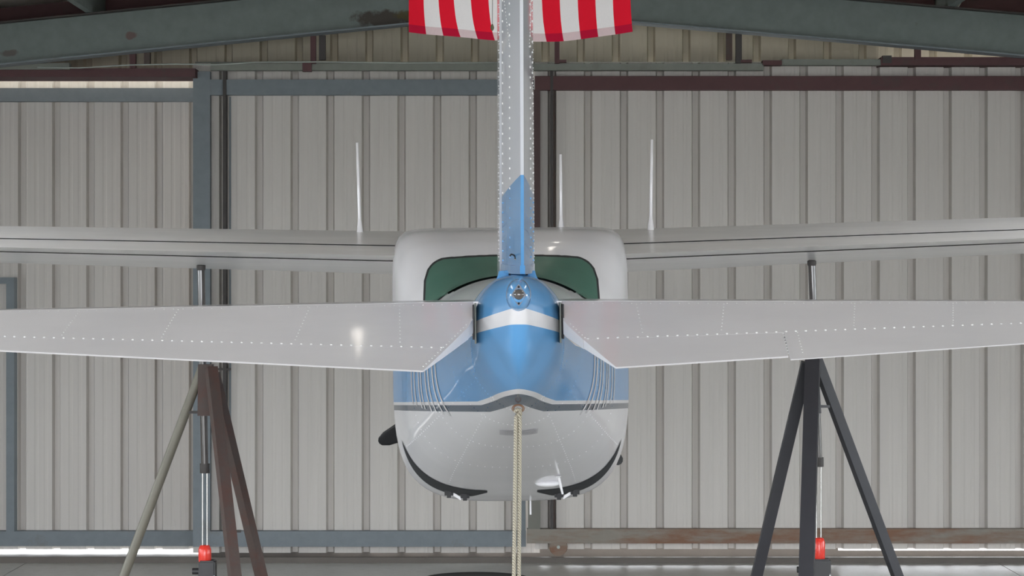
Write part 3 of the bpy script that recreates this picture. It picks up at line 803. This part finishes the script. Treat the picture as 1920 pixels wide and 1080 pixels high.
for sg in (-1, 1):
    bm = bmesh.new()
    if sg < 0: elev_patch(bm, sg, 1.97, 0, 1)
    else:
        elev_patch(bm, sg, TAB1+.003, 0, TABC-.006); elev_patch(bm, sg, 1.97, 0, 1.035, TAB1+.003)
    el = link('elevator', bm, M['white_satin'], AC, True); autosmooth(el, 25)
    if sg > 0:
        bm = bmesh.new(); elev_patch(bm, sg, TAB1-.003, TABC+.002, 1.0)
        for v in bm.verts:
            v.co.z += .006*max(0, (v.co.y+D0 < 8.5)*(8.5-(v.co.y+D0))/.25)
        tb = link('trim_tab', bm, M['white_satin'], el, True); autosmooth(tb, 25)
    # rivets: spanwise line and chordwise lines
    bm = bmesh.new(); cl = .665 if sg < 0 else .555
    def er(x, c, r=.0054):
        p = elev(x, c, 1); a = elev(x+.01, c, 1)-p; b = elev(x, c+.01, 1)-p; n = a.cross(b).normalized(); n = n if n.z > 0 else -n
        add_rivet(bm, p, n, r)
    for x in np.arange(inner(cl)+.02, 1.93, .0345): er(sg*x, cl)
    for c in np.arange(.34, .98, .04): er(sg*(inner(c)+.014), c, .0034)
    for xr, lean in ((.42, .02), (.735, -.06), (1.20, -.06), (1.55, -.06)):
        for c in np.arange(.05, cl-.02, .055): er(sg*(xr-lean*c*(1 if sg < 0 else -1)), c, .0028)
    for x in np.arange(.2, 1.93, .034): er(sg*x, .035, .0026)
    if sg > 0:
        for dx in (-.02, .03):
            for c in np.arange(.58, .98, .05): er(TAB1+dx+.02, c, .003)
        for c in np.arange(.6, .95, .06): er(.62, c, .003)
    link('rivets', bm, M['rivet'], el, True, kind='stuff')
    # joint strip along the rivet line of the left elevator
    vs = []
    for x in np.linspace(inner(cl)+.015, 1.96, 12):
        for dc in (0, .008): vs.append(elev(sg*x, cl+.022+dc, 1)+Vector((0, -.0006, .0012)))
    if sg < 0: raw('skin_lap', vs, [(2*i, 2*i+1, 2*i+3, 2*i+2) for i in range(11)], M['white'], el)

# ---- fin and rudder
ZF0, ZF1 = 2.36, 3.78
def te_d(z): return 8.50-.42*(z-2.38)
def hg_d(z): return 8.90-.52*(z-2.38)
def le_d(z): return 10.05-.78*(z-2.38)
def fw(z): return .0625-.0065*(z-2.38)      # half thickness at the hinge
def fin_sec(z):
    h, l, wv = hg_d(z), le_d(z), fw(z); pts = []
    for q, f in ((0, 1.0), (.25, 1.12), (.5, 1.06), (.75, .8), (.9, .5), (.97, .26), (1, 0)):
        pts.append((wv*f, h+(l-h)*q))
    return [L(x, d, z) for x, d in pts]+[L(-x, d, z) for x, d in reversed(pts[:-1])]
bm = bmesh.new(); secs = [[bm.verts.new(p) for p in fin_sec(z)] for z in np.linspace(ZF0-.02, ZF1, 12)]
n = len(secs[0])
for a, b in zip(secs, secs[1:]):
    for i in range(n): bm.faces.new((a[i], b[i], b[(i+1) % n], a[(i+1) % n]))
bm.faces.new(secs[0]); bm.faces.new(secs[-1])
fin = link('fin', bm, simple('fin_white', (.68, .69, .73, 1), .15, var=.02, coat=.5), AC, True); autosmooth(fin, 30)
# fairing where the fin meets the tail cone
bm = bmesh.new(); rows = []
for q, (gx, z) in enumerate(((.110, 2.310), (.088, 2.334), (.076, 2.350), (.068, 2.367), (.0645, 2.382))):
    row = []
    for k in range(9):
        e = k/8; d = 8.80+1.4*e; f = (1-e)**.5 if e > .2 else .894+.0*e
        f = math.sqrt(max(0, 1-max(0, (e-.1)/.9)**2)); row.append((gx*f+.0, d, z))
    rows.append([bm.verts.new(L(x, d, z)) for x, d, z in row]+[bm.verts.new(L(-x, d, z)) for x, d, z in reversed(row[:-1])])
for a, b in zip(rows, rows[1:]):
    for i in range(len(a)-1): bm.faces.new((a[i], b[i], b[i+1], a[i+1]))
    bm.faces.new((a[0], a[-1], b[-1], b[0]))
bmesh.ops.remove_doubles(bm, verts=bm.verts, dist=1e-5)
link('fin_fairing', bm, M['blue'], AC, True)
DEF = .012            # trailing edge held a little to the right
def rud(z, c, s):
    d = hg_d(z)-.03+(te_d(z)-hg_d(z)+.03)*c; wv = fw(z)*.93*(1-c)+.0055*c
    wv += .004*math.sin(math.pi*c)
    return L(DEF*c+.004+s*wv, d, z)
CR = [0, .1, .25, .4, .55, .7, .85, 1]
bm = bmesh.new(); secs = []
for z in np.linspace(2.385, 3.80, 26):
    secs.append([bm.verts.new(rud(z, c, 1)) for c in CR]+[bm.verts.new(rud(z, c, -1)) for c in reversed(CR)])
n = len(secs[0])
for a, b in zip(secs, secs[1:]):
    for i in range(n): bm.faces.new((a[i], b[i], b[(i+1) % n], a[(i+1) % n]))
bm.faces.new(secs[0]); bm.faces.new(secs[-1])
ru = link('rudder', bm, M['fin'], AC, True); autosmooth(ru, 25)
# lower rib cap of the rudder, lock pin, torque tube
bm = bmesh.new(); pr_ = []
for z, g in ((2.378, 1.0), (2.384, 1.04), (2.402, 1.04), (2.408, 1.0)):
    pr_.append([bm.verts.new(rud(z, c, 1)+Vector((.003*g, 0, -.010*math.sin(c*1.4)))) for c in CR]+[bm.verts.new(rud(z, c, -1)+Vector((-.003*g, 0, -.010*math.sin(c*1.4)))) for c in reversed(CR)])
for a, b in zip(pr_, pr_[1:]):
    for i in range(n): bm.faces.new((a[i], b[i], b[(i+1) % n], a[(i+1) % n]))
bm.faces.new(pr_[0]); bm.faces.new(pr_[-1]); link('lower_rib', bm, M['blue'], ru)
p = rud(2.43, .75, -1)
bm = bmesh.new(); tube_path(bm, [p+Vector(v) for v in ((.0, 0, 0), (-.006, -.01, .006), (-.014, -.012, .008), (-.018, -.006, .002))], .0028, 8); link('drain_hook', bm, M['gap'], ru, True)
bar('lock_pin', p+Vector((.0, .0, -.006)), p+Vector((.012, -.012, -.012)), .005, M['chrome'], ru, None, 8)
bar('torque_tube', L(.004, 8.84, 2.30), L(.004, 8.84, 2.40), .026, M['alu'], ru, None, 16)
for sx in (-1, 1): box('horn_bracket', .004+sx*.031-.004, .004+sx*.031+.004, 8.79-D0, 8.87-D0, 2.33-ZR, 2.39-ZR, M['gap'], ru)
bmW = bmesh.new(); bmB = bmesh.new()
def rr_(z, c, s, r=.0052):
    p = rud(z, c, s); a = rud(z+.01, c, s)-p; b = rud(z, min(1, c+.01), s)-rud(z, min(1, c+.01)-.01, s); nn = a.cross(b).normalized()
    if nn.x*s < 0: nn = -nn
    add_rivet(bmW if z > 2.68-.17*(p.y+D0-8.4) else bmB, p, nn, r)
for s in (-1, 1):
    for z in np.arange(2.42, 3.75, .034): rr_(z, .07, s); 
    for z in np.arange(2.43, 3.75, .034): rr_(z, .50 if s < 0 else .42, s)
    for z0 in np.arange(0, .20, .012): rr_(3.14+z0, .10+.42*(1-z0/.2), s, .003)
def fr(z, q, s, r=.0032):
    wv = fw(z)*(1+.12*min(1, q/.25)); add_rivet(bmW, L(s*wv, hg_d(z)+(le_d(z)-hg_d(z))*q, z), Vector((s*.9, -.43, 0)).normalized(), r)
for s in (-1, 1):
    for z in np.arange(2.42, 3.75, .030): fr(z, .03, s); fr(z+.015, .10, s)
link('rivets', bmW, M['rivet'], ru, True, kind='stuff'); link('rivets', bmB, M['blue'], ru, True, kind='stuff')

# ---- propeller
HUB = L(0, 16.62, 1.68)
pp = lathe('propeller', [(.0, .30), (.05, .24), (.09, .14), (.115, .03), (.12, -.02), (.12, -.06)], M['white'], AC, 24, tuple(HUB), 'Y')
for a in (204.7, 324.7, 84.7):
    ca, sa = math.cos(R(a)), math.sin(R(a)); bm = bmesh.new(); secs = []
    for r, ch, tw, tk in ((.08, .07, 60, .05), (.2, .115, 48, .03), (.4, .16, 34, .018), (.6, .165, 26, .012), (.8, .14, 20, .009), (.90, .105, 18, .007), (.945, .06, 17, .005), (.957, .02, 17, .003)):
        ring = []
        for k in range(10):
            th_ = 2*math.pi*k/10; u_ = math.cos(th_)*ch/2; v_ = math.sin(th_)*tk/2
            tx = u_*math.cos(R(tw))-v_*math.sin(R(tw)); ty = u_*math.sin(R(tw))+v_*math.cos(R(tw))
            ring.append(bm.verts.new(Vector((ca*r-sa*tx, ty, sa*r+ca*tx))))
        secs.append(ring)
    for A, B in zip(secs, secs[1:]):
        for i in range(10): bm.faces.new((A[i], A[(i+1) % 10], B[(i+1) % 10], B[i]))
    bm.faces.new(secs[0]); bm.faces.new(secs[-1]); link('blade', bm, M['black_paint'], pp, True)

# ------------------------------------------------------------------ wing jacks
def wing_under(x, d):
    q = 1-(d-wing_at(x)[2])/wing_at(x)[0]; p = wpt(x, q, False); return (AC.matrix_basis @ p)
def jack(name, label, top_u, bot_u, mats, legs, sleeve, ram_r, brace, red_v, base_u):
    d = 13.0; lu = U(top_u, d); wp = wing_under(lu-.022, d)
    root = empty(name, (U(bot_u, d), d, 0), label, 'aircraft jack', 'tripod wing jacks')
    o = root.location
    def P(u, v, dd=d): return W(u, v, dd)-o
    top = Vector((lu, d, wp.z))-o; coll_v = 880 if top_u < 960 else 868
    lathe('jack_pad', [(.021, -.03), (.024, -.02), (.024, -.004), (.016, 0)], M['dark_steel'], root, 16, tuple(top))
    low = P(bot_u, coll_v)
    bar('ram', top+Vector((0, 0, -.02)), low, ram_r, M['ram'], root, None, 18)
    bar('collar', low+Vector((0, 0, .03)), low+Vector((0, 0, -.02)), ram_r*1.35, M['dark_steel'], root, None, 16)
    red_top = P(bot_u, red_v[0]); red_bot = P(bot_u, red_v[1])
    for dx in (-.012, .012): bar('lift_rod', low+Vector((dx, 0, 0)), red_top+Vector((dx, 0, -.02)), .0042, M['chrome'], root, None, 10)
    rr0 = .034
    cy = lathe('cylinder', [(rr0*.6, 0), (rr0*.78, -.004), (rr0, -.022), (rr0, -(red_top.z-red_bot.z)), (rr0*.9, -(red_top.z-red_bot.z)-.01)], M['red'], root, 24, tuple(red_top))
    b0 = P(bot_u, red_v[1]); b1 = P(bot_u, red_v[1]+36)
    bx = box('pump_block', P(base_u[0], 0).x, P(base_u[1], 0).x, -.05, .05, b1.z, b0.z, M['black_paint'], root, .008)
    bar('valve_knob', (P(base_u[0], 0).x, -.02, b1.z+.045), (P(base_u[0], 0).x-.035, -.02, b1.z+.045), .017, M['black_paint'], root, None, 12)
    bar('pump_handle', Vector((P(base_u[1], 0).x-.01, -.04, b1.z+.02)), Vector((P(base_u[1], 0).x+.10, -.06, b1.z-.12)), .009, M['alu'], root, None, 10)
    lathe('column', [(.05, b1.z), (.055, b1.z-.03), (.055, .06), (.11, .05), (.11, .012)], mats[2], root, 20)
    sl = P(*sleeve[:2]); sb = P(*sleeve[2:4]); bar('sleeve', sl, sb, sleeve[4], mats[0], root)
    feet = []
    for (ua, va, da, ub, db, wd, mk, sq) in legs:
        a = P(ua, va, da); b = Vector((U(ub, db), db, .03))-o
        lg = bar('leg', a, b, wd, M[mk], root, None, 4 if sq else 14)
        ft = lathe('foot_plate', [(.06, 0), (.06, .012), (.03, .03)], mats[0], lg, 16, (b.x, b.y, 0)); feet.append(b)
    for i in range(3): bar('base_tie', feet[i]+Vector((0, 0, .06)), feet[(i+1) % 3]+Vector((0, 0, .06)), .03, mats[0], root)
    for (ua, ub, v, dd) in brace: bar('brace', P(ua, v, dd), P(ub, v, dd), .014, mats[1], root)
    return root
jack('wing_jack', 'brown steel tripod jack with red cylinder under the left wing', 377, 384, (M['jack_brown'], M['dark_steel'], M['jack_brown']),
     [(378, 693, 13.0, 131, 13.0, .05, 'jack_tube', False), (394, 700, 12.93, 0, 12.3, .056, 'jack_brown', True), (402, 722, 13.06, 0, 13.6, .055, 'jack_brown', True)] if False else
     [(380, 688, 13.0, 131, 13.0, .025, 'jack_tube', False), (396, 690, 12.93, 476, 12.3, .056, 'jack_brown', True), (400, 700, 13.08, 545, 13.6, .05, 'jack_brown', True)],
     (386, 683, 385, 779, .074), .0195, [(349, 372, 773, 12.99), (440, 452, 996, 13.2)], (1022, 1050), (374, 405))
jack('wing_jack', 'black steel tripod jack with red cylinder under the right wing', 1522, 1535, (M['jack_black'], M['jack_black'], M['jack_black']),
     [(1524, 668, 12.93, 1503, 12.2, .076, 'jack_black', True), (1513, 680, 13.05, 1361, 13.4, .058, 'jack_black', True), (1530, 672, 13.03, 1776, 13.3, .050, 'jack_black', True)],
     (1524, 668, 1530, 775, .05), .0195, [(1534, 1556, 762, 13.0)], (1008, 1047), (1506, 1556))

# ------------------------------------------------------------------ flag, cord, rope, tray, lamps
FD, FW, FL = 10.0, .915, 1.52
fz = Z(76, FD); fx = U(976.5, FD)
fg = empty('flag', (fx, FD, fz), 'red and white striped flag hung vertically above the fin, canton upward', 'flag')
def fp(a, b):
    """cloth point: a 0..1 across, b 0..1 up from the bottom hem"""
    x = (a-.5)*FW; sag = .030*(2*a-1)**2+.012*math.sin(a*7+.6)*.6
    y = .020*math.sin(a*9.5+b*2.2)*(1-.5*b)+.012*math.sin(a*21+b*3)
    lean = -float(np.interp(a, [0, .1, .25, .5, .8, 1], [0, .018, .036, .028, .015, .012]))*(1-math.exp(-b/.06))
    return Vector((x+lean-(.02*(1-2*a))*0, y, sag*(1-b*.9)+FL*b))
def cloth_grid(name, a0, a1, b0, b1, na, nb, mat, off=0, parent=fg):
    bm = bmesh.new(); g = [[bm.verts.new(fp(a0+(a1-a0)*i/na, b0+(b1-b0)*j/nb)+Vector((0, off, 0))) for j in range(nb+1)] for i in range(na+1)]
    for i in range(na):
        for j in range(nb): bm.faces.new((g[i][j], g[i+1][j], g[i+1][j+1], g[i][j+1]))
    return link(name, bm, mat, parent, True)
CB = .60          # the canton covers the top 40 percent of the left seven stripes
for k in range(13):
    red = k % 2 == 0; a0, a1 = k/13, (k+1)/13
    top = CB if k < 7 else 1.0
    s_ = cloth_grid('stripe', a0, a1, .022, top, 4, 30, M['flag_red'] if red else M['flag_white'])
    cloth_grid('hem', a0, a1, 0, .022, 4, 2, M['hem_red'] if red else M['hem_white'], 0, s_)
cn = cloth_grid('canton', 0, 7/13, CB, 1.0, 14, 12, M['flag_blue'])
bm = bmesh.new()
for i in range(9):
    for j in range(11):
        if (i+j) % 2 == 0:
            ca, cb = (i+1)/10*7/13, CB+(j+1)/12*.4; vs = []
            for m_ in range(10):
                r = .020 if m_ % 2 == 0 else .008; t = math.pi/2+m_*math.pi/5
                p = fp(ca+r*math.cos(t)/FW, cb+r*math.sin(t)/FL); vs.append(bm.verts.new(p+Vector((0, -.003, 0))))
            bm.faces.new(vs)
link('stars', bm, M['flag_white'], cn, kind='stuff')
bar('hanging_rod', (-FW/2-.03, 0, FL+.005), (FW/2+.03, 0, FL+.005), .011, M['alu'], fg, None, 12)
for sx in (-.4, .4): bar('hanging_cord', (sx, 0, FL), (sx, 0, roof(fx+sx)-fz), .004, M['rope'], fg, None, 6)
# pull cord with a small weight
cdx, cdd = U(923, 9.75), 9.75
pc = empty('pull_cord', (cdx, cdd, Z(58, cdd)), 'thin pull cord with olive teardrop weight hanging left of the fin', 'cord')
lathe('cord_weight', [(.001, 0), (.006, .006), (.0075, .014), (.005, .022), (.002, .028)], simple('olive_plastic', srgb(92, 92, 66), .5), pc, 12)
bm = bmesh.new(); tube_path(bm, [(0, 0, .026), (.003, 0, .4), (.0, 0, roof(cdx)-Z(58, cdd))], .0014, 6); link('cord', bm, M['track'], pc, True)
# doubled rope from the tail ring to a floor anchor
ringw = AC.matrix_basis @ L(0, 8.8, rz)
rp = empty('tie_down_rope', (ringw.x, 8.8, 0), 'pale doubled rope hanging from the ring under the tail', 'rope')
def strand(x0, x1, x2, yo):
    bm = bmesh.new(); zt = ringw.z
    pts = [(x0*.2, 0, zt-.012), (x0, yo*.5, zt-.03)]
    for k in range(1, 15):
        q = k/14; pts.append((x0+(x1-x0)*min(1, q*3)+(x2-x1)*max(0, q-.33)*1.5, yo, zt-.03-(zt-.05)*q))
    tube_path(bm, pts, .0072, 10); link('strand', bm, M['rope'], rp, True)
strand(-.008, -.016, -.03, -.002); strand(.006, .0025, -.004, .004)
bm = bmesh.new(); tube_path(bm, [(-.012, -.006, ringw.z-.012), (-.004, -.012, ringw.z-.002), (.006, -.006, ringw.z-.004), (.009, .0, ringw.z-.024)], .0066, 8); link('bight', bm, M['rope'], rp, True)
lathe('floor_anchor', [(.06, 0), (.06, .015), (.03, .03), (.012, .05)], M['dark_steel'], rp, 18, (-.018, 0, 0))
# round drip tray on the floor beyond the nose
tr = lathe('drip_tray', [(.41, 0), (.425, .014), (.418, .016), (.40, .007), (.2, .006), (.05, .006)], M['rubber'], None, 40, (U(893, 19.45), 19.45, 0))
tag(tr, 'round black drip tray lying on the floor beyond the aircraft nose', 'tray')
# pendant lamps on the ridge
def lamp(x, y, z, label):
    root = empty('pendant_lamp', (x, y, z), label, 'lamp', 'pendant lamps under the roof')
    lathe('shade', [(.035, .16), (.05, .15), (.07, .10), (.15, .02), (.155, 0), (.148, .0), (.065, .10), (.03, .145)], M['track'], root, 24)
    lathe('bulb', [(.01, -.012), (.03, -.007), (.034, .002), (.02, .008), (.012, .11)], M['lamp'], root, 18)
    bar('stem', (0, 0, .15), (0, 0, roof(x)-z), .008, M['dark_steel'], root, None, 8)
lamp(-.744, 10.14, 4.44, 'pendant lamp hung left of the flag')
lamp(.25, 14.42, 4.42, 'pendant lamp hung above the cabin roof')
lamp(.288, 15.1, 4.42, 'pendant lamp hung above the engine, farthest from the tail')
